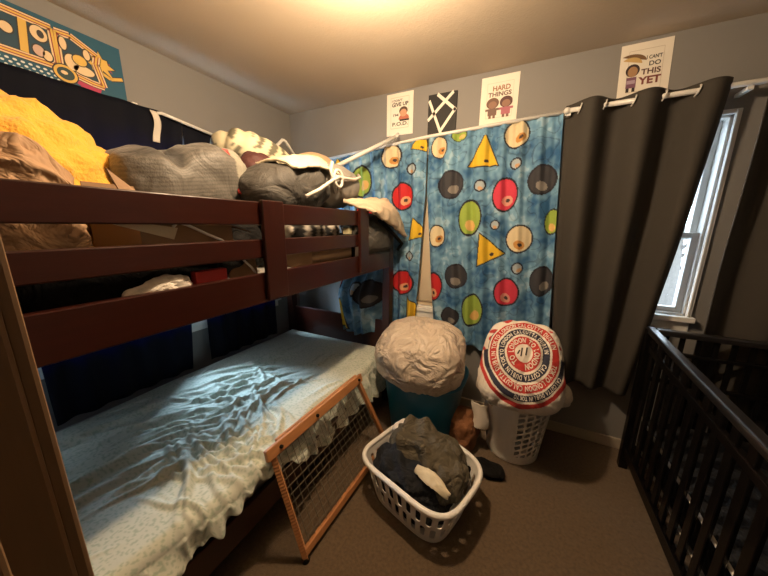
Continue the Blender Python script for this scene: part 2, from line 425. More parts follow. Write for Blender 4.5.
def sheet_z(x, y):
    """wrinkled top of the sheet"""
    px = x+nz(x*3.1, y*3.1, 1)*.05+nz(x*9, y*9, 4)*.012; py = y+nz(x*3.1, y*3.1, 7)*.05+nz(x*9, y*9, 8)*.012
    w = 0.0
    for cx, cy, dx, dy, l, wd, h in STK:
        ax, ay = px-cx, py-cy
        t = (ax*dx+ay*dy)/l
        if t*t > 4: continue
        d = (ay*dx-ax*dy)/wd
        if d*d > 9: continue
        w += h*math.exp(-t*t*1.6)*(math.exp(-d*d) - .25*math.exp(-(d*d)/4))
    w = .045*math.tanh(w/.045) if w > 0 else w
    w += nz(x*2.3, y*2.1, 4)*.014
    return .484 + w
def sheet_pt(u, v):
    y = lerp(Y0+.03, 1.985, v)
    y += nz(u*4, v*9, 3)*.008
    L_top = 1.06
    hem = .10 + .05*math.sin(v*17)*(.5) + .045*nz(v*7, 1.7, 2) + .10*sst(.30, .62, v)*(1-.5*sst(.85, 1, v))
    tot = L_top+hem; s = u*tot
    xe = -.935 + .030*nz(v*5, 3.3, 8) + .045*sst(.05, .3, v)*(1-sst(.36, .52, v))
    top = xe+1.965
    r = .045
    if s < top-r:
        x = -1.965 + s; z = sheet_z(x, y)
    else:
        q = s-(top-r); zt = sheet_z(xe-r, y)
        if q < r*PI/2:
            an = q/r; x = xe-r+r*math.sin(an); z = zt - r*(1-math.cos(an))
        else:
            qq = q-r*PI/2; x = xe+.22*qq + .02*math.sin(y*46+nz(y*6, 1, 1)*5)*min(1, qq/.06) + .012*ridge(y*14, qq*6, 3); z = zt-r-qq*.97
    if u < .03: z = lerp(.45, z, u/.03)
    # the far end dips behind the headboard
    if v > .97: z -= (v-.97)/.03*.05
    return (x, y, z)
def sheet_col(u, v, p):
    n = nz(p[0]*110, p[1]*110, p[2]*60)
    return (.68, .77, .72) if n > .22 else (1, 1, 1)
m = MB(); m.grid(sheet_pt, 280, 400, sheet_col)
tag(m.build('bed_sheet', 'sheet', None, True, solid=.003), 'rumpled pale mint sheet with tiny flecks on the lower bunk', 'sheet')

# ------------------------------------------------------------------ left window curtains
def rod_z(y): return 2.083 if y < 1.04 else 2.083-(y-1.04)*.125
def navy_panel(ya, yb, yb2, zb, label, seed):
    m = MB()
    def fn(u, v):
        y1 = lerp(yb, yb2, v); y = lerp(ya, y1, u)
        zt = rod_z(y)+.016
        z = lerp(zt, zb, v)
        x = -1.985 + .014*math.sin(u*31+seed+nz(u*3, v*2, seed)*2)*(.35+.65*v)
        return (x+.008*nz(u*5, v*6, seed), y, z)
    m.grid(fn, 90, 60)
    return tag(m.build('curtain', 'navy', None, True, solid=.003), label, 'curtain')
navy_panel(.385, 1.175, 1.035, .487, 'dark navy curtain nearest the doorway on the left wall', 1.0)
navy_panel(1.178, 1.80, 1.80, .487, 'dark navy curtain nearest the room corner, behind the bunk', 4.0)
rd = thing('curtain_rod', 'thin white rod sagging above the navy curtains on the left wall', 'curtain rod', (-2.03, .9, 2.08))
m = MB(); m.tube([(-2.01, .12, 2.083), (-2.01, 1.02, 2.083), (-1.965, 1.06, 2.085), (-1.955, 1.44, 2.035)], .009, 10); m.build('rod', 'metal', rd, True)
for y in (.2, .98):
    m = MB(); m.box((-2.07, y-.012, 2.05), (-2.062, y+.012, 2.13)); m.bar((-2.066, y, 2.083), (-2.01, y, 2.083), .01, .012); m.build('bracket', 'metal', rd)
m = MB()
m.grid(lambda u, v: (-1.965+.006*math.sin(v*7), 1.0+.035*u+.012*math.sin(v*4), 2.085-.165*v), 6, 16)
tag(m.build('cloth_strip', 'whitecloth', None, True, solid=.003), 'short white strip hanging from the end of the left wall rod', 'strip')

# ------------------------------------------------------------------ printed curtains (plain coloured shapes)
BL = [('G',-1.274,1.814,.094,.127),('C',-1.003,1.982,.092,.087),('R',-.904,1.683,.091,.106),('Y',-.779,1.424,.081,.077),('R',-.887,1.007,.097,.102),('Y',-.791,.77,.095,.096),('K',-1.131,.913,.106,.108),('Y',-1.392,.713,.12,.117),('R',-1.486,.969,.088,.095),('C',-.617,1.389,.061,.083),('Y',-.765,2.048,.068,.061),('C',-.626,2.008,.058,.074),('R',-.622,1.0,.064,.114),('K',-.482,.774,.069,.074),('Y',-.319,1.927,.089,.096),('C',-.127,2.034,.075,.083),('K',-.532,1.753,.092,.097),('P',-.164,1.67,.08,.11),('K',.045,1.753,.082,.091),('G',-.382,1.521,.08,.126),('C',-.05,1.383,.084,.094),('Y',-.248,1.293,.092,.1),('G',.13,1.495,.044,.081),('K',-.455,1.095,.088,.092),('P',-.097,1.01,.083,.102),('G',-.319,.846,.08,.126),('K',.111,1.109,.069,.102),('w',-.33,1.736,.04,.04),('w',-.116,1.861,.035,.037),('w',-.21,1.474,.032,.034),('w',-.043,1.186,.037,.041),('w',-.835,1.883,.04,.043),('w',-.832,1.226,.034,.04),('w',-1.251,.945,.051,.055),('G',-.489,2.071,.054,.038),('C',-1.269,1.254,.079,.087),('Y',-1.50,1.90,.09,.08),('K',-1.52,1.45,.09,.09),('R',-1.25,1.55,.08,.09)]
PAL = {'G': (.34,.48,.08), 'C': (.78,.66,.42), 'R': (.62,.02,.025), 'P': (.66,.045,.09), 'Y': (.80,.52,.03), 'K': (.045,.045,.055), 'w': (.42,.50,.55)}
def kids_col(x, z):
    a = nz(x*6, z*6, 1)+.6*nz(x*17, z*15, 4)+.5*nz(x*40, z*30, 8)
    t = max(0, min(1, .5+a*.75))
    c = [lerp(p, q, t) for p, q in zip((.030, .13, .30), (.26, .50, .70))]
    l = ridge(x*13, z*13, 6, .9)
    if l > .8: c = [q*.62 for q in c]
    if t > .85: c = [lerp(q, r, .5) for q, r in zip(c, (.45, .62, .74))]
    for k, bx, bz, rx, rz in BL:
        dx, dz = (x-bx)/rx, (z-bz)/rz
        if abs(dx) > 1.3 or abs(dz) > 1.3: continue
        th = 0.5*math.sin(bx*37+bz*11)
        dx, dz = dx*math.cos(th)-dz*math.sin(th), dx*math.sin(th)+dz*math.cos(th)
        if k == 'Y': r = max(-dz*1.0/.62+.0, (dz*.55+abs(dx)*1.05)/.68)*.82     # rounded triangle
        else: r = math.hypot(dx*.98, dz*.98)
        ol = .12 if k != 'w' else .25
        if r < 1:
            if r > 1-ol: c = (.02, .02, .03)
            else:
                c = PAL[k]
                e = math.hypot((dx-.18)/.42, (dz+.38)/.30)
                if e < 1 and k in 'KRPG': c = {'K': (.26,.24,.22), 'R': (.80,.42,.22), 'P': (.74,.36,.28), 'G': (.78,.50,.18)}[k]
                if e < 1 and k in 'C': c = (.62,.30,.08)
                e2 = math.hypot((dx-.22)/.17, (dz+.36)/.12)
                if e2 < 1 and k in 'CYRP': c = (.06,.04,.04)
                if e < 1 and k == 'w': c = (.62,.38,.2)
            break
    return c
def kids_panel(xa, xb, xa2, xb2, zt0, zt1, zb, label, seed, tuck):
    m = MB()
    def fn(u, v):
        w = max(0, (v-.24)/.76); x = lerp(lerp(xa, xa2, v if tuck else w), lerp(xb, xb2, w if tuck else v), u)
        zt = lerp(zt0, zt1, u)
        zbot = zb + .012*math.sin(u*19+seed)
        z = lerp(zt, zbot, v)
        y = 2.138 + (.011+.012*v)*math.sin(u*46+seed+1.6*nz(u*4, v*2, seed)) + .006*math.sin(u*97+seed)*(1-v)
        if tuck: y -= tuck*sst(1.16, .86, z)*(1-sst(-1.13, -1.0, x))
        return (x, y, z)
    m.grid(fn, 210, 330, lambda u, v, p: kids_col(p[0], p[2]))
    return tag(m.build('curtain', 'kids', None, True, solid=.002), label, 'curtain')
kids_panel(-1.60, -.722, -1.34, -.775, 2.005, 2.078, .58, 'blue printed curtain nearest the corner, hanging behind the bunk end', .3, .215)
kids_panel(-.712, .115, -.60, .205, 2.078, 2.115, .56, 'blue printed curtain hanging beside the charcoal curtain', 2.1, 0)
rd = thing('curtain_rod', 'thin cream rod carrying the two blue printed curtains', 'curtain rod', (-.73, 2.155, 2.08))
m = MB(); m.tube([(-1.64, 2.134, 2.012), (-.72, 2.134, 2.088), (.15, 2.134, 2.125)], .011, 10); m.build('rod', 'metal', rd, True)
for x in (-1.62, .135):
    m = MB(); z = lerp(2.012, 2.125, (x+1.64)/1.79); m.box((x-.012, 2.134, z-.02), (x+.012, 2.199, z+.02)); m.build('bracket', 'metal', rd)

# ------------------------------------------------------------------ charcoal curtains
def gray_fold(x): return .047*math.cos(2*PI*(x-.245)/.245)
def gray_panel(xa, xb, xa2, xb2, zt, zb, label, n=1.0, ph=0.0):
    m = MB()
    def fn(u, v):
        x0 = lerp(xa, xb, u)
        sag = v**1.15
        x = lerp(x0, lerp(xa2, xb2, u), sag)
        f = -gray_fold(x0+ph)*(1-.25*v) + .010*nz(u*6, v*3, 2)
        y = 2.098 + f*(1+.1*v) - .012*v
        z = lerp(zt, zb, v)
        return (x + .01*nz(u*3, v*3, 7)*v, min(y, 2.165), z)
    m.grid(fn, 150, 90)
    return m, tag(m.build('curtain', 'grey_curtain', None, True, solid=.003), label, 'curtain')
def zrod(x): return lerp(2.118, 2.128, (x-.15)/.8)
mm, gc = gray_panel(.125, .79, .235, .64, 2.158, .455, 'charcoal grommet curtain pulled aside left of the right window')
mm, gc2 = gray_panel(.905, 1.38, .895, 1.36, 2.158, .45, 'charcoal grommet curtain at the far right behind the crib', ph=.34)
for o, xs in ((gc, (.19, .305, .43, .55, .675)), (gc2, (.99, 1.11, 1.23, 1.34))):
    for x in xs:
        mg = MB(); z = zrod(x); yy = 2.098-gray_fold(x+(0 if o is gc else .34))
        ring = [(x+.006*math.sin(t*2*PI/16), yy+.0+.024*math.cos(t*2*PI/16), z+.024*math.sin(t*2*PI/16)) for t in range(17)]
        mg.tube(ring, .004, 6, cap=False); mg.build('grommet', 'metal', o, True)
rd = thing('curtain_rod', 'white rod threaded through the charcoal grommet curtains', 'curtain rod', (.75, 2.1, 2.12))
m = MB(); m.tube([(.135, 2.098, zrod(.135)), (1.40, 2.098, zrod(1.40))], .0125, 14); m.build('rod', 'metal', rd, True)
for x in (.14, .86):
    m = MB(); m.box((x-.01, 2.098, zrod(x)-.028), (x+.01, 2.2, zrod(x)-.012)); m.build('bracket', 'metal', rd)
for x in (.13, 1.41):
    m = MB(); blob((x, 2.098, zrod(x)), (.018, .018, .018), 2, 0, 1, sub=3, mb=m); m.build('finial', 'metal', rd, True)

# ------------------------------------------------------------------ things on the walls
def poster(name, label, cat, x0, x1, z0, z1, slant=0.0):
    """paper on the back wall; returns (mb, fn) with fn mapping 0..1 page coordinates"""
    m = MB()
    def at(d=0.0):
        return lambda a, b: (lerp(x0, x1, a)+slant*(1-b), YB-.004-d-.004*math.sin(a*PI)*0-.006*(b < .05)*0, lerp(z0, z1, b))
    m.box((x0, YB-.004, z0), (x1, YB-.001, z1))
    m.v = [(x+slant*(z1-z)/(z1-z0), y, z) for x, y, z in m.v]
    m.c = [(.86, .80, .70)]*8; m.usec = True
    return m, at
def disc(m, fn, cx, cy, rx, ry, col, a0=0, a1=2*PI, n=24):
    pts = [fn(cx+rx*math.cos(a0+(a1-a0)*k/n), cy+ry*math.sin(a0+(a1-a0)*k/n)) for k in range(n+(0 if a1-a0 > 6.28 else 1))]
    m.poly(pts, col)
def rect(m, fn, a, b, c, d, col): m.poly([fn(a, b), fn(c, b), fn(c, d), fn(a, d)], col)
def rline(m, fn, pts, w, col):
    for (x0, y0), (x1, y1) in zip(pts[:-1], pts[1:]):
        dx, dy = x1-x0, y1-y0; l = math.hypot(dx, dy) or 1; nx, ny = -dy/l*w/2, dx/l*w/2
        m.poly([fn(x0-nx, y0-ny), fn(x1-nx, y1-ny), fn(x1+nx, y1+ny), fn(x0+nx, y0+ny)], col)
def frame(m, fn, a, b, c, d, w, col):
    rline(m, fn, [(a, b), (c, b), (c, d), (a, d), (a, b)], w, col)
DK = (.035, .03, .03)
m, at = poster('poster', '', '', -1.073, -.857, 2.145, 2.435)
f1, f2, f3 = at(.001), at(.0016), at(.0022)
frame(m, f1, .16, .17, .84, .90, .012, (.62, .54, .42))
put_text(m, "I DON'T", .20, .80, .40, .055, f1, DK); put_text(m, "GIVE UP", .20, .69, .62, .09, f1, DK, .03)
put_text(m, "I'M", .25, .46, .2, .06, f1, (.2, .17, .15))
disc(m, f1, .64, .57, .16, .10, (.10, .06, .04)); disc(m, f2, .64, .52, .13, .09, (.60, .33, .2)); disc(m, f1, .66, .37, .2, .13, (.50, .16, .10), 0, PI); rect(m, f2, .5, .33, .86, .37, DK)
put_text(m, "P.O.D.", .22, .23, .60, .085, f1, (.12, .13, .09), .03)
tag(m.build('poster', 'print'), 'white paper sign with GIVE UP and P.O.D., leftmost on the back wall', 'poster')
# black canvas with tape stripes
m = MB(); m.box((-.735, YB-.018, 2.10), (-.532, YB-.001, 2.372), (.014, .013, .013))
fc = lambda a, b: (lerp(-.735, -.532, a), YB-.0186, lerp(2.10, 2.372, b))
fc2 = lambda a, b: (lerp(-.735, -.532, a), YB-.0190, lerp(2.10, 2.372, b))
WH = (.80, .76, .68)
for pts in ([(.03, .87), (.50, .03)], [(.0, .40), (.88, .99)], [(.32, .99), (.99, .55)], [(.46, .10), (.97, .60)]):
    rline(m, fc if pts[0][0] < .2 else fc2, pts, .085, WH)
tag(m.build('canvas', 'print'), 'small black canvas crossed by white tape stripes', 'picture')
m, at = poster('poster', '', '', -.375, -.145, 2.125, 2.415)
f1, f2, f3 = at(.001), at(.0016), at(.0022)
frame(m, f1, .17, .15, .86, .86, .008, (.66, .58, .48))
put_text(m, "HARD", .32, .70, .46, .10, f1, (.33, .16, .09), .03); put_text(m, "THINGS", .20, .585, .62, .09, f1, (.16, .09, .07), .03)
for cx, hc, bc in ((.34, (.16, .085, .055), (.17, .10, .075)), (.70, (.10, .04, .04), (.42, .13, .17))):
    disc(m, f1, cx, .45, .17, .115, hc); disc(m, f2, cx, .42, .11, .075, (.28, .15, .10)); rect(m, f1, cx-.12, .20, cx+.12, .34, bc); rect(m, f2, cx-.19, .30, cx+.19, .345, bc)
    rect(m, f2, cx-.09, .14, cx-.02, .20, (.2, .11, .08)); rect(m, f2, cx+.02, .14, cx+.09, .20, (.2, .11, .08))
tag(m.build('poster', 'print'), 'white paper sign reading HARD THINGS above two drawn children', 'poster')
m, at = poster('poster', '', '', .357, .574, 2.138, 2.432, .014)
f1, f2, f3 = at(.001), at(.0016), at(.0022)
frame(m, f1, .17, .20, .84, .88, .008, (.60, .52, .42))
put_text(m, "I CAN'T", .52, .71, .30, .06, f1, DK); put_text(m, "DO", .58, .60, .22, .075, f1, DK, .02); put_text(m, "THIS", .44, .47, .38, .09, f1, (.12, .06, .05), .03); put_text(m, "YET", .40, .31, .44, .12, f1, (.22, .06, .05), .04)
disc(m, f1, .22, .70, .30, .13, (.20, .11, .05), 0, PI/1.4); disc(m, f2, .22, .66, .22, .12, (.62, .42, .16), 0, PI/1.3); disc(m, f1, .27, .56, .14, .105, (.05, .03, .03)); disc(m, f2, .27, .54, .10, .085, (.42, .24, .12))
rect(m, f1, .16, .27, .36, .45, (.22, .10, .16)); rect(m, f2, .17, .34, .34, .40, (.48, .36, .46)); rect(m, f1, .17, .20, .23, .27, DK); rect(m, f1, .29, .20, .35, .27, DK)
for x in (.2, .42, .64):
    rline(m, f1, [(x, .10), (x+.03, .13), (x+.05, .095), (x+.09, .125), (x+.12, .10), (x+.15, .13)], .008, (.25, .2, .18))
tag(m.build('poster', 'print'), 'white paper sign ending in YET, rightmost above the charcoal curtain', 'poster')

# painted canvas on the left wall: teal with abstract framed shapes
m = MB(); TE = (.007, .085, .15)
m.box((XL, .0, 2.052), (XL+.025, .937, 2.365), TE)
fa = lambda d: (lambda a, b: (XL+.025+d, a, b))
g1, g2, g3, g4 = fa(.0006), fa(.0012), fa(.0018), fa(.0024)
CR, RD, YE, MG = (.78, .58, .34), (.30, .035, .03), (.72, .45, .09), (.45, .03, .10)
def ring_poly(f, pts, w, c): rline(m, f, pts+[pts[0]], w, c)
# star burst and splash at the right end
def star(f, cy, cz, r0, r1, n, col):
    pts = []
    for k in range(2*n):
        r = (r0 if k % 2 else r1)*(1+.25*math.sin(k*2.3)); t = PI*k/n; pts.append((cy+r*math.cos(t), cz+r*math.sin(t)))
    for k in range(2*n):
        m.poly([f(cy, cz), f(*pts[k]), f(*pts[(k+1) % (2*n)])], col)
star(g1, .785, 2.150, .040, .066, 9, MG); star(g1, .870, 2.255, .012, .030, 7, MG)
star(fa(.0008), .843, 2.25, .034, .066, 8, DK); star(g2, .843, 2.25, .030, .058, 8, YE)
rline(m, g1, [(.845, 2.215), (.878, 2.20), (.932, 2.218)], .022, DK); rline(m, g2, [(.845, 2.215), (.878, 2.20), (.93, 2.218)], .014, YE)
P1 = [(.28, 2.175), (.28, 2.335), (.685, 2.330), (.685, 2.175)]
P2 = [(.690, 2.175), (.695, 2.325), (.745, 2.330), (.835, 2.285), (.825, 2.245), (.845, 2.150), (.80, 2.152)]
for P, in_c in ((P1, (.012, .055, .095)), (P2, (.010, .05, .085))):
    m.poly([fa(.0009)(*p) for p in P], in_c)
    ring_poly(g2, P, .034, DK); ring_poly(fa(.0015), P, .028, CR); ring_poly(g3, P, .016, RD); ring_poly(fa(.0021), P, .008, YE)
for y, w in ((.585, .024), (.44, .018)):
    rline(m, g3, [(y, 2.19), (y+.012, 2.318)], w+.008, DK); rline(m, g4, [(y, 2.19), (y+.012, 2.318)], w, YE)
def od(f, cy, cz, ry, rz, col, o=.005):
    disc(m, f, cy, cz, ry+o, rz+o, DK); disc(m, fa(.0030), cy, cz, ry, rz, col)
od(g3, .640, 2.285, .026, .030, CR); disc(m, fa(.0036), .645, 2.285, .011, .016, DK)
od(g3, .630, 2.215, .018, .022, (.62, .42, .33)); od(g3, .655, 2.205, .015, .020, CR)
od(g3, .715, 2.285, .012, .026, CR); od(g3, .795, 2.272, .012, .022, CR); od(g3, .735, 2.215, .024, .034, CR); od(g3, .775, 2.195, .038, .020, CR)
disc(m, fa(.0036), .765, 2.235, .029, .026, DK); disc(m, fa(.0042), .765, 2.235, .025, .022, YE)
od(g4, .705, 2.155, .040, .036, YE); disc(m, fa(.0036), .705, 2.155, .030, .026, (.02, .05, .05)); disc(m, fa(.0042), .70, 2.158, .012, .008, CR)
od(g3, .37, 2.25, .035, .045, (.62, .28, .2)); rline(m, g3, [(.39, 2.232), (.53, 2.258)], .024, DK); rline(m, g4, [(.39, 2.232), (.53, 2.258)], .016, CR); od(g4, .545, 2.262, .018, .020, CR)
for i in range(16):
    for j in range(4):
        disc(m, g1, .33+i*.022+j*.008, 2.146-j*.014, .0065-.0008*j, .0045, (.70, .74, .72), n=10)
tag(m.build('canvas', 'print'), 'long teal canvas with yellow and red shapes high on the left wall', 'picture')

# ------------------------------------------------------------------ pile on the upper bunk
TOP = 1.237
# golden knit pouf with cable texture
def knit(v, c, r):
    pass
m = MB(); vs, fs = ico(6); out = []
for v in vs:
    th = math.atan2(v.y, v.x); ph = math.asin(max(-1, min(1, v.z)))
    d = .024*abs(math.sin(th*11+ph*3))*abs(math.sin(ph*11-th*3)) + .010*ridge(v.x*3, v.y*3, v.z*3) + .004*math.sin(th*60)*math.sin(ph*40)
    k = (abs(v.x)**2.3+abs(v.y)**2.3+abs(v.z)**2.3)**(1/2.3)
    p = Vector((v.x/k*(.33+d), v.y/k*(.40+d), v.z/k*(.31+d)))
    q = Vector((-1.60, .225, 1.555))+p
    q.y = max(q.y, Y0+.05+.0*q.y) if q.y < Y0+.05 else q.y
    q.z = max(q.z, TOP); out.append(q)
m.add(out, fs); tag(m.build('knitted_pouf', 'yellow', None, True), 'golden yellow chunky knit pouf at the near end of the upper bunk', 'pouf')
# kraft paper bag
def paper_bag():
    m = MB()
    def fn(u, v):
        a = u*2*PI; c, s = math.cos(a), math.sin(a)
        k = (abs(c)**6+abs(s)**6)**(1/6)
        lean = .03*v
        y = .195+.135*c/k + (.02*v)*s; x = -1.062-lean+.095*s/k*(1-.35*v)
        h = 1.655 - .09*sst(.26, .36, y) - .02*sst(.2, .12, y)
        z = lerp(1.372, h, v)
        d = (ridge(y*9+1, z*9, x*6, .9)-.3)*.018 + (ridge(y*24, z*22, 3, .7)-.3)*.006
        return (x+d*s, y+d*c, z+.012*nz(u*9, 1, v))
    m.grid(fn, 110, 60, wrap=True)
    m.poly([(-1.15, .07, 1.372), (-.975, .07, 1.372), (-.975, .32, 1.372), (-1.15, .32, 1.372)])
    return m
tag(paper_bag().build('paper_bag', 'kraft', None, True, solid=.002), 'crumpled brown paper bag behind the guard rail by the yellow pouf', 'bag')
m = blob((-1.12, .40, 1.302), (.135, .305, .070), 4, .012, 7, 1.2, 5, zmin=TOP, zmax=1.37, small=.006)  # black form added to keep the gaps between the guard rails dark
tag(m.build('gap_darkener', 'black', None, True), 'black folded form added to darken the rail gaps under the brown paper bag', 'blanket')
# open cardboard box
bx = thing('cardboard_box', 'open cardboard box with raised flaps behind the guard rail', 'box', (-1.11, .56, TOP))
m = MB(); X0, X1, ZB = -1.26, -.962, 1.462
for a, b in (((X0, .42, 1.374), (X0+.005, .70, ZB)), ((X1-.005, .42, 1.374), (X1, .70, ZB)), ((X0+.005, .42, 1.374), (X1-.005, .425, ZB)), ((X0+.005, .695, 1.374), (X1-.005, .70, ZB)), ((X0+.005, .425, 1.374), (X1-.005, .695, 1.374+.005))): m.box(a, b)
m.build('box_body', 'card', bx)
m = MB(); m.grid(lambda u, v: (X0+.01+.28*u, .42-.02*v-.01*math.sin(u*3), ZB+.10*v-.03*u*v), 6, 6); m.build('flap', 'card', bx, solid=.004)
m = MB(); m.grid(lambda u, v: (X0+.01+.28*u, .695+.09*v, ZB-.03*v+.02*math.sin(u*3)*v), 6, 6); m.build('flap', 'card', bx, solid=.004)
m = MB(); m.grid(lambda u, v: (X0-.01*v, .42+.27*u, ZB+.13*v), 6, 6); m.build('flap', 'card', bx, solid=.004)
m = MB(); m.grid(lambda u, v: (X1-.05*v, .42+.27*u-.03*v, lerp(ZB, 1.605-.24*u, v)), 8, 8); m.build('flap', 'card', bx, solid=.004)
# grey woven blanket bundle
def gb_col(v, p):
    if p.z > 1.70+.08*sst(.70, .76, p.y)+.02*nz(p.y*5, p.x*5, 1): return (.05, .046, .041)
    if p.y > .93 and p.z > 1.62+.04*nz(p.y*14, p.z*9, 2): return (.30, .285, .235)
    return (.125, .115, .10) if math.sin(p.z*420+3*nz(p.x*8, p.y*8, 1))+nz(p.x*60, p.y*60, p.z*60) > -.1 else (.085, .078, .068)
m = blob((-1.40, .80, 1.62), (.20, .275, .145), 3.4, .045, 5, 3.3, 6, colfn=gb_col, small=.008, fold=.016)
m.v = [(x, y, z+.05*sst(.55, 1.0, y)-.05*math.exp(-((y-.70)/.035)**2)*sst(1.6, 1.75, z)) for x, y, z in m.v]
tag(m.build('blanket', 'greyblanket', None, True), 'bundled grey woven blanket on the pile beside the yellow pouf', 'blanket')
# base of the pile
m = blob((-1.66, 1.25, 1.47), (.28, .66, .24), 3.5, .05, 4, 8.1, 5, zmin=TOP, small=.015)
tag(m.build('comforter', 'black', None, True), 'dark folded comforter at the bottom of the upper bunk pile', 'comforter')
m = blob((-1.27, .86, 1.37), (.17, .14, .13), 3.0, .03, 7, 2.2, 5, zmin=TOP, small=.012)
tag(m.build('clothes_bundle', 'black', None, True), 'dark clothes bundle under the grey woven blanket', 'clothes')
# cream cushion with grey leaves
def cu_col(v, p):
    a = nz(p.x*9+p.y*12, p.y*17-p.z*16, 3.0)
    return (.17, .16, .11) if a > .14 else (.72, .66, .46)
m = blob((-1.60, 1.36, 1.875), (.20, .23, .115), 2.4, .022, 6, 5.5, 5, colfn=cu_col, rot=Matrix.Rotation(math.radians(-8), 3, 'X'))
tag(m.build('cushion', 'cushion', None, True), 'cream cushion with grey leaf pattern on top of the pile', 'cushion')
# maroon bag with red strap
mbg = thing('backpack', 'maroon bag with red strap between grey blanket and charcoal bag', 'bag', (-1.35, 1.12, 1.55))
m = blob((-1.40, 1.19, 1.70), (.13, .14, .125), 2.6, .03, 7, 1.0, 5, small=.01); m.build('bag_body', 'maroon', mbg, True)
m = MB(); m.grid(lambda u, v: (-1.20-.02*math.sin(v*3)-.05*v+.012*u, .925+.035*u+.02*v-.06*v*v, 1.60+.19*v), 4, 14); m.build('strap', 'red', mbg, True, solid=.006)
# charcoal padded bag with cream flap
pb = thing('padded_bag', 'charcoal padded bag with cream flap and white cord', 'bag', (-1.15, 1.35, 1.5))
m = blob((-1.16, 1.20, 1.655), (.15, .27, .115), 2.6, .03, 6, 4.4, 6, small=.006, fold=.014, rot=Matrix.Rotation(math.radians(8), 3, 'X')); m.build('bag_body', 'charcoal', pb, True)
m = blob((-1.16, 1.53, 1.70), (.17, .22, .135), 2.3, .018, 5, 7.7, 6, small=.006); m.build('padded_end', 'graycanvas', pb, True)
def flap(u, v):
    y = lerp(1.10, 1.56, u); w = .15
    x = -1.30+.30*v
    top = 1.775+.055*math.sin(u*PI*.9)+.02*u
    z = top - (.5-.35*u)*.0 - .085*sst(.55, 1.0, v)*(.5+.7*u)+.008*nz(u*5, v*5, 2) + .006*ridge(u*6, v*4, 1)
    return (x, y, z)
m = MB(); m.grid(flap, 40, 24); m.build('flap', 'cream', pb, True, solid=.012, offset=1)
cord = lambda pts: MB().tube(pts, .009, 8)
cord([(-1.0, 1.40, 1.64), (-.985, 1.36, 1.70), (-.99, 1.34, 1.755), (-1.0, 1.37, 1.80)]).build('cord', 'whitecloth', pb, True)
cord([(-.985, 1.13, 1.60), (-.975, 1.22, 1.64), (-.972, 1.33, 1.70), (-.968, 1.39, 1.725)]).build('cord', 'whitecloth', pb, True)
cord([(-.975, 1.36, 1.725), (-.968, 1.45, 1.725), (-.985, 1.57, 1.735), (-1.01, 1.68, 1.765), (-1.05, 1.72, 1.79)]).build('cord', 'whitecloth', pb, True)
ringp = [(-.972+.004*math.cos(t*.5), 1.385+.035*math.cos(t*2*PI/16), 1.715+.045*math.sin(t*2*PI/16)) for t in range(17)]
MB().tube(ringp, .008, 8, cap=False).build('cord_loop', 'whitecloth', pb, True)
# soft clothes under the padded bag, showing between the rails
def ze_col(v, p): return (.50, .46, .40) if math.sin(p.y*95+p.z*60+4*nz(p.y*9, p.z*9, 2)) > .1 else (.02, .02, .02)
m = blob((-1.13, 1.30, 1.455), (.12, .22, .085), 2.8, .03, 7, 9.1, 5, colfn=ze_col, small=.01)
tag(m.build('blanket', 'zebra', None, True), 'black and cream striped blanket showing between the far guard rails', 'blanket')
m = MB(); m.box((-1.26, 1.17, TOP), (-1.0, 1.55, 1.352)); tag(m.build('cardboard_box', 'card', None, bevel=.003), 'low closed cardboard box below the striped blanket', 'box')
m = MB(); m.box((-1.30, 1.60, TOP), (-1.02, 1.86, 1.405)); tag(m.build('storage_box', 'black', None, bevel=.006), 'black box at the far end of the upper bunk', 'box')
for k, (y, lab) in enumerate(((1.63, 'small blue and cream carton nearer the doorway on the black box'), (1.73, 'small white and yellow carton farther along the black box'))):
    m = MB(); c1, c2 = (((.25, .33, .40), (.70, .62, .36)), ((.72, .68, .58), (.72, .60, .22)))[k]
    m.box((-1.10, y-.025, 1.407), (-1.05, y+.025, 1.447), c2); m.box((-1.10, y-.025, 1.447), (-1.05, y+.025, 1.487), c1)
    tag(m.build('carton', 'print'), lab, 'carton', 'small cartons on the black box')
m = MB(); m.box((-1.005, 1.60, TOP), (-.975, 1.63, 1.335), (.6, .57, .52)); tag(m.build('carton', 'print'), 'narrow white carton standing in the lowest gap of the far guard rails', 'carton')
m = MB(); m.box((-.982, .545, TOP), (-.950, .655, 1.312)); tag(m.build('box', 'red', None, bevel=.004), 'small dark red box above the lower guard rail', 'box')
m = MB(); m.grid(lambda u, v: (-.955-.012*v-.01*math.sin(u*4), .672+.112*u, TOP+.002+(.045+.055*u)*v+.006*math.sin(u*9)*v), 14, 10); tag(m.build('cardboard_sheet', 'card', None, True, solid=.004), 'bent cardboard sheet lying beside the guard post', 'cardboard')
m = blob((-.995, .45, TOP+.032), (.020, .085, .032), 2.2, .02, 14, 6.6, 4, zmin=TOP, small=.008)
m.v = [(x+.03+.0, y, z) for x, y, z in m.v]
tag(m.build('crumpled_paper', 'whitecloth', None, False), 'crumpled white paper in the lowest rail gap by the red box', 'paper')
m = MB(); m.add([(-.957, .335, 1.470), (-.957, .50, 1.418), (-.957, .515, 1.452), (-.957, .45, 1.462)], [(0, 1, 2, 3)]); m.v = [(x, y, z) for x, y, z in m.v]
tag(m.build('paper', 'cream', None, solid=.002), 'cream paper wedge poking out between the upper two guard rails', 'paper')
wc = MB(); wc.tube([(-.953, .50, 1.455), (-.953, .515, 1.468), (-.953, .54, 1.462), (-.953, .60, 1.432), (-.953, .65, 1.41), (-.953, .70, 1.36), (-.953, .76, 1.30), (-.958, .80, 1.245)], .0045, 8)
tag(wc.build('cable', 'metal', None, True), 'thin white cable looping between the two guard rails', 'cable')
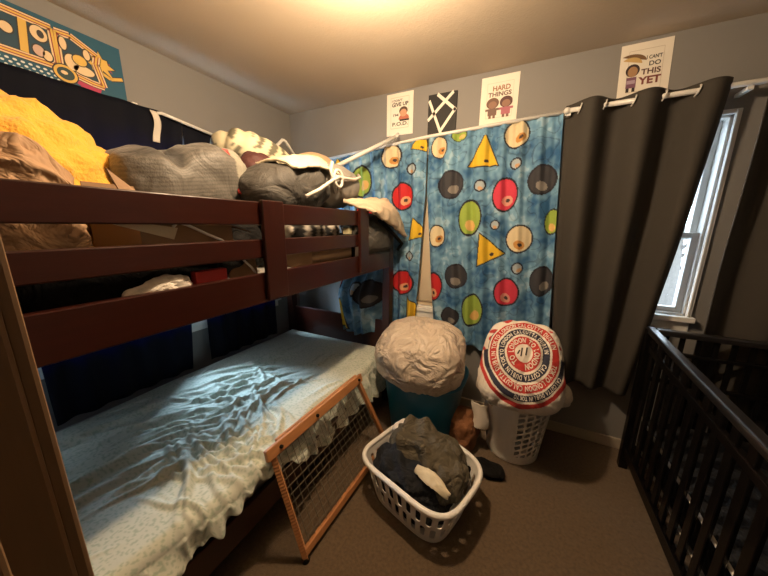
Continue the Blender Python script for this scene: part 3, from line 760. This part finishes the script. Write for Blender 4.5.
# peach plush, bent bar, white pole
m = blob((-1.48, 1.80, 1.845), (.15, .19, .14), 2.2, .015, 6, 3.9, 5)
tag(m.build('plush_cushion', 'peach', None, True), 'round peach plush cushion at the far end of the pile', 'cushion')
m = MB(); m.tube([(-1.62, 1.46, 1.80), (-1.66, 1.60, 1.99), (-1.68, 1.70, 2.07), (-1.68, 1.73, 2.065), (-1.67, 1.82, 1.97)], .011, 10)
tag(m.build('bent_bar', 'metal', None, True), 'thin white bent bar sticking up beside the peach cushion', 'bar')
pl = thing('pole', 'white curtain pole leaning from the pile to the printed curtain', 'pole', (-1.25, 1.74, 1.85))
m = MB(); m.tube([(-1.27, 1.72, 1.842), (-.955, 2.10, 2.105)], .015, 12); m.build('rod', 'metal', pl, True)
m = MB(); m.tube([(-.956, 2.098, 2.104), (-.945, 2.115, 2.116), (-.945, 2.12, 2.135)], .011, 10); m.build('hook', 'metal', pl, True)
# baby carrier with beige canopy
cs = thing('baby_carrier', 'dark baby carrier under a beige padded canopy at the bunk end', 'baby carrier', (-1.05, 1.8, TOP))
def canopy(u, v):
    A, B_, C_, D_ = Vector((-1.0, 1.46, 1.60)), Vector((-.985, 2.04, 1.655)), Vector((-.84, 2.08, 1.375)), Vector((-.865, 1.62, 1.53))
    p = (A*(1-u)+B_*u)*(1-v) + (D_*(1-u)+C_*u)*v
    bul = math.sin(u*PI)**.7*math.sin(v*PI)**.7
    return p + Vector((.055, 0, .045))*bul + Vector((.01, 0, .01))*(ridge(u*5, v*3, 2)-.3)
m = MB(); m.grid(canopy, 50, 30); m.build('canopy', 'beige', cs, True, solid=.022)
m = blob((-1.0, 1.82, 1.37), (.115, .20, .155), 2.6, .012, 6, 2.5, 5, zmin=TOP, rot=Matrix.Rotation(math.radians(-20), 3, 'X'))
m.v = [(min(x, -.93+.0) if y < 2.03 and x > -.93 and z < 1.30 else x, y, z) for x, y, z in m.v]
m.build('seat_shell', 'charcoal', cs, True)
m = MB(); m.tube([(-.90, 1.74, 1.50), (-.86, 1.90, 1.40), (-.855, 2.03, 1.33), (-.90, 2.06, 1.28)], .013, 8); m.build('rim', 'black', cs, True)

# ------------------------------------------------------------------ wooden gate leaning on the bed
TL, TRg, BLg, BRg = Vector((-.872, .70, .535)), Vector((-.872, 1.40, .515)), Vector((-.735, .728, .012)), Vector((-.705, 1.50, .012))
gt = thing('wooden_gate', 'wooden pressure gate with wire mesh leaning against the lower bunk', 'gate', (-.72, 1.1, 0))
up = (TL-BLg).normalized(); al = (TRg-TL).normalized(); nr = al.cross(up).normalized()
if nr.x < 0: nr = -nr
m = MB(); m.bar(TL-al*.03+nr*.012, TRg+al*.02+nr*.012, .018, .05, up); gtop = m.build('top_rail', 'gatewood', gt, bevel=.004)
m = MB(); m.bar(TL+al*.05-nr*.012, TRg+al*.0-nr*.012, .018, .05, up); m.build('top_rail', 'gatewood', gt, bevel=.004)
m = MB(); m.tube([(TL+al*.01).lerp(BLg, k/70) for k in range(71)], [.0175 if k % 2 else .0145 for k in range(71)], 4)
upr = m.build('upright', 'gatewood', gt)
m = MB(); m.bar(TRg-al*.01, BRg, .026, .026, nr); m.build('upright', 'gatewood', gt, bevel=.004)
m = MB(); m.bar(BLg+up*.03, BRg+up*.03, .022, .035, up); m.build('bottom_rail', 'gatewood', gt, bevel=.004)
m = MB()
for k in range(1, 19):
    t = k/19; a, b = TL.lerp(TRg, t), BLg.lerp(BRg, t)
    m.tube([a, b], 0.0015, 4, cap=False)
for k in range(1, 14):
    t = k/14; a, b = TL.lerp(BLg, t), TRg.lerp(BRg, t)
    m.tube([a, b], 0.0015, 4, cap=False)
m.build('wire_mesh', 'mesh', gt)
for t in (.06, .40, .97):
    p = TL.lerp(TRg, t)+nr*.020; MB().tube([p, p+nr*.010], .008, 10).build('bolt', 'black', gtop, True)
m = MB(); p = BLg; m.tube([Vector((p.x, p.y, .0)), p+up*.012], .016, 12); m.build('bumper', 'black', upr, True)

# ------------------------------------------------------------------ white laundry basket
def rrect(t, a, b, n=4.0):
    an = t*2*PI; c, s = math.cos(an), math.sin(an); k = (abs(c)**n+abs(s)**n)**(1/n)
    return Vector((a*c/k, b*s/k, 0))
bk = thing('laundry_basket', 'low white plastic laundry basket of dark clothes in the room middle', 'laundry basket', (-.375, 1.245, 0))
RZ = Matrix.Rotation(math.radians(-17), 3, 'Z'); BC = Vector((-.39, 1.245, 0)); BH = .245
# evenly spaced perimeter table
def even(a, b, n=4.0, N=720):
    pts = [rrect(i/N, a, b, n) for i in range(N)]; L = [0]
    for i in range(N): L.append(L[-1]+(pts[(i+1) % N]-pts[i]).length)
    tot = L[-1]; res = []; j = 0
    for k in range(N):
        d = tot*k/N
        while L[j+1] < d: j += 1
        f = (d-L[j])/(L[j+1]-L[j]); res.append(pts[j].lerp(pts[(j+1) % N], f))
    return res, tot
EV, TOT = even(.275, .215)
def bpt(u, v):
    p = EV[int(u*720) % 720]; k = lerp(.80, 1.0, v)
    z = .006+BH*v*(1+.0)
    rimdip = -.022*(math.cos(u*4*PI)*.5+.5)*v
    return RZ @ (p*k) + BC + Vector((0, 0, z+rimdip))
def bskip(u, v):
    n = 30; row = 0 if v < .47 else 1; c = (u*n+.5*row) % 1
    if v < .10 or v > .84: return False
    lo, hi = ((.13, .44), (.51, .82))[row]
    cc = (c-.5)/.29; rr = (v-(lo+hi)/2)/((hi-lo)/2)
    return abs(cc)**3+abs(rr)**3 < 1
m = MB(); m.grid(bpt, 360, 50, skip=bskip, wrap=True); m.build('basket_wall', 'white_plastic', bk, True, solid=.004)
m = MB(); m.poly([tuple(RZ @ (EV[i*12]*.80)+BC+Vector((0, 0, .006))) for i in range(60)]); m.build('basket_base', 'white_plastic', bk, solid=.004)
m = MB(); rp = [bpt(i/90, 1.0)+(RZ @ EV[(i*8) % 720]).normalized()*.008 for i in range(91)]
m.tube(rp, .0135, 10, cap=False); m.build('rim', 'white_plastic', bk, True)
def heap(c, r, mname, name, label, cat, seed, amp=.05, freq=7, n=2.3, zmin=.012, small=.02, sub=6, rot=0, clamp=None, fold=.028):
    m = blob(c, r, n, amp, freq, seed, sub, zmin=zmin, small=small, fold=fold, rot=Matrix.Rotation(rot, 3, 'Z'), warp=.9)
    if clamp:
        out = []
        for p in m.v:
            q = RZ.inverted() @ (Vector(p)-BC)
            k = lerp(.78, .95, min(1, max(0, (q.z)/BH)))
            if q.z < BH+.01:
                rr = (abs(q.x/(.262*k))**4+abs(q.y/(.203*k))**4)**.25
                if rr > 1: q.x /= rr; q.y /= rr
            out.append(tuple(RZ @ q+BC))
        m.v = out
    return tag(m.build(name, mname, None, True), label, cat)
heap((-.42, 1.20, .150), (.225, .19, .150), 'navycloth', 'clothes_pile', 'dark navy clothes filling the white laundry basket', 'clothes', 2.0, clamp=True)
heap((-.375, 1.31, .245), (.22, .15, .13), 'olive', 'jacket', 'crumpled olive green jacket on top of the white laundry basket', 'jacket', 5.2, amp=.05, freq=6, small=.012, rot=-.4, fold=.045, zmin=.16, clamp=True)
heap((-.53, 1.37, .285), (.085, .055, .045), 'whitecloth', 'cloth', 'small cream cloth at the back of the laundry basket', 'cloth', 8.2, amp=.02, small=.01, sub=5, zmin=.2)
m = MB()
m.grid(lambda u, v: (lerp(-.375, -.20, u)+.01*v, lerp(1.115, 1.075, u)+(.055*math.sin(u*PI*.9+.25))*v-.03*math.sin(u*3), .292-.03*u+.018*math.sin(u*PI)+.02*v+.012*math.sin(v*3)+.006*ridge(u*4, v*3)), 30, 12)
tag(m.build('cloth', 'cream', None, True, solid=.012), 'cream cloth strip tucked at the front of the olive jacket', 'cloth')
heap((-.245, 1.20, .22), (.105, .10, .085), 'olive', 'garment', 'dark olive garment hanging over the right side of the basket', 'clothes', 11.4, amp=.04, freq=9, zmin=.1, clamp=True)

# ------------------------------------------------------------------ teal tub with bagged quilt
TC = Vector((-.555, 1.80, 0))
tb = thing('storage_tub', 'teal plastic tub by the back curtain, topped by a beige quilt', 'tub', tuple(TC))
EV2, _ = even(.27, .235, 3.2)
def tpt(u, v):
    p = EV2[int(u*720) % 720]*lerp(.80, 1.0, v); return p+TC+Vector((0, 0, .004+.455*v))
m = MB(); m.grid(tpt, 120, 20, wrap=True); m.poly([tuple(EV2[i*12]*.80+TC+Vector((0, 0, .004))) for i in range(60)]); m.build('tub_wall', 'teal', tb, True, solid=.005)
m = MB(); m.tube([EV2[(i*8) % 720]*1.03+TC+Vector((0, 0, .459)) for i in range(91)], .014, 10, cap=False); m.build('rim', 'teal', tb, True)
m = blob((-.575, 1.745, .60), (.30, .275, .225), 2.5, .05, 5.0, 7.1, 6, small=.022, warp=.8, fold=.016)
def fit_tub(p):
    x, y, z = p
    if z < .455:
        q = Vector((x, y, 0))-TC; r = (abs(q.x/.25)**3.2+abs(q.y/.215)**3.2)**(1/3.2)
        if r > 1 and z < .42 and q.y > -.1: q.x /= r; q.y /= r
        x, y = q.x+TC.x, q.y+TC.y
    return (x, y, z)
m.v = [fit_tub(p) for p in m.v]
tag(m.build('quilt', 'comforter', None, True), 'bulky beige quilt in a clear bag heaped on the teal tub', 'quilt')

# ------------------------------------------------------------------ white round hamper
HC = Vector((.045, 1.885, 0)); HH = .475
hp = thing('laundry_hamper', 'tall round white plastic hamper with slanted holes by the charcoal curtain', 'laundry hamper', tuple(HC))
def hpt(u, v):
    a = u*2*PI; r = lerp(.158, .212, v); return HC+Vector((r*math.cos(a), r*math.sin(a), .004+HH*v))
def hskip(u, v):
    a = u*360      # 270 = facing the camera
    # slanted hole field on the right
    if 274 < a < 354 or 86 < a < 150:
        if .12 < v < .82:
            x = (a-274)/13.4; y = (v-.12)/.0875
            y -= .45*x
            cx, cy = (x % 1)-.5, (y % 1)-.5
            if not (0 <= math.floor(x) < 6 or a < 200): return False
            return abs(cx+cy*.15) < .37 and abs(cy) < .36-.12*abs(cx)*2
    # handle slots
    if 205 < a < 232 or 25 < a < 52:
        b = (a-218.5)/12 if a > 200 else (a-38.5)/12
        return abs(b)**4+(abs(v-.80)/.075)**4 < 1
    return False
m = MB(); m.grid(hpt, 480, 110, skip=hskip, wrap=True); m.build('hamper_wall', 'white_plastic', hp, True, solid=.004)
m = MB(); m.poly([tuple(hpt(i/48, 0)) for i in range(48)]); m.build('hamper_base', 'white_plastic', hp, solid=.004)
m = MB(); m.tube([hpt(i/64, 1.0) for i in range(65)], .010, 10, cap=False); m.build('rim', 'white_plastic', hp, True)
# pillow with rings of lettering
PC = Vector((.040, 1.745, .668)); ex = Vector((1, .06, 0)).normalized(); en = Vector((.03, -.80, .58)).normalized()
ey = en.cross(ex).normalized(); ex = ey.cross(en).normalized()
PR = (.222, .262, .125)
def pil(a, b, d=0.0):
    """front surface of the pillow at in-plane coordinates a, b (metres)"""
    x, y = a/PR[0], b/PR[1]
    x = x/(1.0-.10*y); q = (abs(x)**3.4+abs(y)**3.4)
    h = max(0, 1-q)**.5 * PR[2]
    w = ((billow(a*6+2, b*6, 1, 1.4)-.4)*.030+(billow(a*13+5, b*13, 3, 1.4)-.4)*.012)*(1-.55*max(0, 1-q)) + .010*nz(a*6, b*6, 5)
    return PC+ex*a+ey*b+en*(h+w+d)
RC = (.005, .045)
NAVY, REDC, WHC = (.022, .025, .055), (.52, .035, .03), (.80, .74, .66)
RINGS = [(.048, WHC), (.090, REDC), (.102, WHC), (.138, NAVY), (.150, WHC), (.187, REDC), (.196, WHC), (.222, NAVY), (.231, WHC), (.250, REDC), (.258, WHC)]
def ring_r(a, b):
    dx, dy = a-RC[0], b-RC[1]
    return math.hypot(dx*1.05, dy*(.98 if dy > 0 else .86))
def ring_c(a, b):
    r = ring_r(a, b)+.004*nz(a*14, b*14, 2)
    if b > RC[1] and r > .192+.02*nz(a*9, b*9, 7): return REDC if nz(a*16, b*22, 3) > .22 else WHC
    for q, c in RINGS:
        if r < q: return c
    return WHC
m = MB()
def pf(u, v):
    # polar grid mapped on the superellipse so the rim is dense
    t = u*2*PI; c, s = math.cos(t), math.sin(t); k = (abs(c)**3.4+abs(s)**3.4)**(1/3.4)
    rr = math.sin(v*PI/2)
    return pil(c/k*rr*PR[0]*.999*(1-.10*s/k*rr), s/k*rr*PR[1]*.999)
def pcf(u, v, p):
    q = Vector(p)-PC; return ring_c(q.dot(ex), q.dot(ey))
m.grid(pf, 300, 120, pcf, wrap=True)
def pb_(u, v):
    p = pf(u, v); q = p-PC; h = q.dot(en); return p-en*h*1.7
m.grid(pb_, 100, 30, lambda u, v, p: WHC, wrap=True)
pw = m.build('pillow', 'printcloth', None, True)
tag(pw, 'white pillow printed with red and navy lettered rings on the hamper', 'pillow')
m = MB()
def ring_text(words, r, h, start, col, cw=.78):
    s = words; n = len(s); 
    ang = start
    for ch in s:
        wdt = h*cw if ch not in 'I ' else h*.42
        if ch != ' ':
            vs, fs, a0, a1 = text_tris(ch, .03)
            mid = ang-wdt/2/r
            def tf(x, y):
                lx = (x-(a0+a1)/2)*h*.95; ly = y/.72*h-h/2
                rad = r+ly; th = mid-lx/r
                c_, s_ = math.cos(th), math.sin(th)
                sy = .98 if s_ > 0 else .86
                return pil(RC[0]+rad*c_/1.05, RC[1]+rad*s_/sy, .0022)
            m.add([tf(x, y) for x, y in vs], fs, col)
        ang -= wdt/r
ring_text('TO LONDON TO LONDON ', .069, .028, PI*1.32, WHC)
ring_text('CALCUTTA DUBLIN TOKYO LONDON CALCUTTA DUBLIN ', .120, .022, -.35, WHC)
ring_text('TOKYO LONDON CALCUTTA DUBLIN TOKYO LONDON CALCUTTA DUBLIN ', .1665, .024, -.2, WHC, .76)
ring_text('CALCUTTA DUBLIN TOKYO', .209, .018, -.42, WHC)
for pts in ([(-.012, .02), (-.008, .07)], [(.012, .03), (.016, .075)], [(-.03, .03), (-.02, .055)]):
    (a0, b0), (a1, b1) = pts
    m.add([pil(a0, b0, .002), pil(a0+.008, b0, .002), pil(a1+.008, b1, .002), pil(a1, b1, .002)], [(0, 1, 2, 3)], DK)
m.build('lettering', 'printcloth', pw)
# pale clothes spilling around the hamper rim
def crumple(c, r, mname, name, label, cat, seed, amp=.03, freq=9, zmin=None, small=.012, n=2.2, rot=0, sub=5, fold=.018):
    m = blob(c, r, n, amp, freq, seed, sub, zmin=zmin, small=small, fold=fold, rot=Matrix.Rotation(rot, 3, 'Z'), warp=.9)
    return tag(m.build(name, mname, None, True), label, cat)
crumple((.05, 1.885, .50), (.205, .195, .075), 'whitecloth', 'clothes_pile', 'off-white clothes filling the round hamper under the ringed pillow', 'clothes', 3.3)
crumple((.262, 1.775, .515), (.055, .07, .06), 'whitecloth', 'cloth', 'off-white cloth hanging over the right rim of the hamper', 'cloth', 6.1, amp=.04)
crumple((-.15, 1.77, .50), (.055, .06, .075), 'whitecloth', 'cloth', 'off-white cloth hanging over the left rim of the hamper', 'cloth', 1.9, amp=.04)
# floor clutter between tub and hamper
crumple((-.255, 1.735, .11), (.095, .10, .17), 'brown', 'garment', 'rust brown garment heaped between the teal tub and the hamper', 'clothes', 2.7, amp=.05, zmin=.004, freq=7)
m = MB(); m.grid(lambda u, v: (-.205+.10*u+.012*math.sin(v*5), 1.715+.02*u+.02*v-.02*math.sin(u*3), .20+.16*v-.02*u+.006*ridge(u*4, v*5)), 16, 24)
tag(m.build('paper', 'whitecloth', None, True, solid=.003), 'white folded paper leaning on the left side of the hamper', 'paper')
crumple((-.12, 1.585, .028), (.14, .06, .04), 'black', 'garment', 'black garment on the carpet at the foot of the hamper', 'clothes', 7.7, zmin=.004, amp=.035)
crumple((-.64, 1.47, .04), (.07, .12, .055), 'black', 'garment', 'black garment on the carpet between the gate and the teal tub', 'clothes', 9.9, zmin=.004, amp=.03)

# ------------------------------------------------------------------ crib
CX0, CX1, CY0, CY1, CZ = .655, 1.37, .78, 2.045, .915
cr = thing('baby_crib', 'black slatted baby crib along the right side of the room', 'crib', (1.0, 1.4, 0))
def czz(y): return CZ-.045*(CY1-y)/(CY1-1.1)*1.0
for x in (CX0, CX1-.045):
    for y in (CY0, CY1-.045):
        part('leg', [((x, y, 0), (x+.045, y+.045, CZ-.005 if y > 1.5 else CZ-.07))], 'crib', cr)
for x in (CX0, CX1-.045):
    m = MB(); m.bar((x+.0225, CY0+.045, czz(CY0)-.02), (x+.0225, CY1-.0, czz(CY1)-.012), .042, .032); m.build('top_rail', 'crib_rail', cr, bevel=.008)
    m = MB(); m.bar((x+.0225, CY0+.045, .13), (x+.0225, CY1-.045, .13), .028, .06); m.build('bottom_rail', 'crib', cr, bevel=.004)
    m = MB(); m.bar((x+.0225, CY0+.045, czz(CY0)-.12), (x+.0225, CY1-.045, czz(CY1)-.11), .022, .035); m.build('middle_rail', 'crib', cr, bevel=.004)
    n = 13
    for k in range(n):
        y = lerp(CY0+.1, CY1-.10, k/(n-1))
        part('slat', [((x+.016, y-.02, .155), (x+.030, y+.02, czz(y)-.045))], 'crib', cr, .003)
for y in (CY0, CY1-.045):
    zt = CZ if y > 1.5 else CZ-.07
    m = MB(); m.bar((CX0+.045, y+.0225, zt-.015), (CX1-.045, y+.0225, zt-.015), .042, .032); m.build('top_rail', 'crib_rail', cr, bevel=.006)
    m = MB(); m.bar((CX0+.045, y+.0225, .13), (CX1-.045, y+.0225, .13), .028, .06); m.build('bottom_rail', 'crib', cr, bevel=.004)
    m = MB(); m.bar((CX0+.045, y+.0225, zt-.13), (CX1-.045, y+.0225, zt-.13), .02, .022); m.build('middle_rail', 'crib', cr, bevel=.004)
    m = MB(); m.bar((CX0+.045, y+.0225, zt-.30), (CX1-.045, y+.0225, zt-.30), .02, .022); m.build('middle_rail', 'crib', cr, bevel=.004)
    n = 9
    for k in range(n):
        x = lerp(CX0+.09, CX1-.09, k/(n-1))
        part('slat', [((x-.011, y+.016, .155), (x+.011, y+.030, zt-.03))], 'crib', cr, .003)
mt = thing('crib_mattress', 'dark crib mattress with pale strips added as light dashes inside the black crib', 'mattress', (1.0, 1.4, .21))
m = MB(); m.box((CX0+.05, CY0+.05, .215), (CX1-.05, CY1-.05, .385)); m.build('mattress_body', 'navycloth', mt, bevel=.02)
for z in (.218, .382):  # pale strips added to imitate rows of light dashes between the slats
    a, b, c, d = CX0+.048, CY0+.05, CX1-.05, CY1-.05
    for xx in (a, c): MB().tube([(xx, b, z), (xx, d, z)], .007, 8).build('light_dash', 'whitecloth', mt, True)

# ------------------------------------------------------------------ light
w = bpy.data.worlds.new('World'); bpy.context.scene.world = w; w.use_nodes = True
nt = w.node_tree; bg = nt.nodes['Background']
bg.inputs['Color'].default_value = (.78, .89, 1.0, 1); bg.inputs['Strength'].default_value = 7.0
ld = bpy.data.lights.new('ceiling_lamp_light', 'POINT'); ld.energy = 78; ld.color = (1.0, .73, .46); ld.shadow_soft_size = .045
lo = bpy.data.objects.new('ceiling_lamp_light', ld); COL.objects.link(lo); lo.location = (LX, LY, ZC-.205)
def daylight(name, loc, rot, sx, sy, e, col):
    d = bpy.data.lights.new(name, 'AREA'); d.shape = 'RECTANGLE'; d.size = sx; d.size_y = sy; d.energy = e; d.color = col
    o = bpy.data.objects.new(name, d); COL.objects.link(o); o.location = loc; o.rotation_euler = rot; return o
dl = daylight('daylight_left', (-2.95, 1.45, 1.70), (0, 0, 0), 1.3, .8, 640, (.58, .79, 1.0))
dl.rotation_euler = (Vector((-1.4, .85, .5))-dl.location).to_track_quat('-Z', 'Y').to_euler()

# ------------------------------------------------------------------ camera
cam = bpy.data.cameras.new('Camera'); co = bpy.data.objects.new('Camera', cam); COL.objects.link(co)
cam.sensor_fit = 'HORIZONTAL'; cam.sensor_width = 36; cam.lens = 285/768*36; cam.clip_start = .01
p, yw, rl = math.radians(12.4), math.radians(26.3), math.radians(.5)
fw = Vector((-math.sin(yw)*math.cos(p), math.cos(yw)*math.cos(p), -math.sin(p))); rt = Vector((math.cos(yw), math.sin(yw), 0)); upv = rt.cross(fw)
c, s = math.cos(rl), math.sin(rl); rt, upv = rt*c+upv*s, upv*c-rt*s
co.matrix_world = Matrix(((rt.x, upv.x, -fw.x, 0), (rt.y, upv.y, -fw.y, 0), (rt.z, upv.z, -fw.z, 1.465), (0, 0, 0, 1)))
sc = bpy.context.scene; sc.camera = co
sc.view_settings.view_transform = 'Standard'; sc.view_settings.look = 'None'; sc.view_settings.exposure = 0.0; sc.view_settings.gamma = 1
sc.view_settings.use_curve_mapping = False
sc.cycles.max_bounces = 8
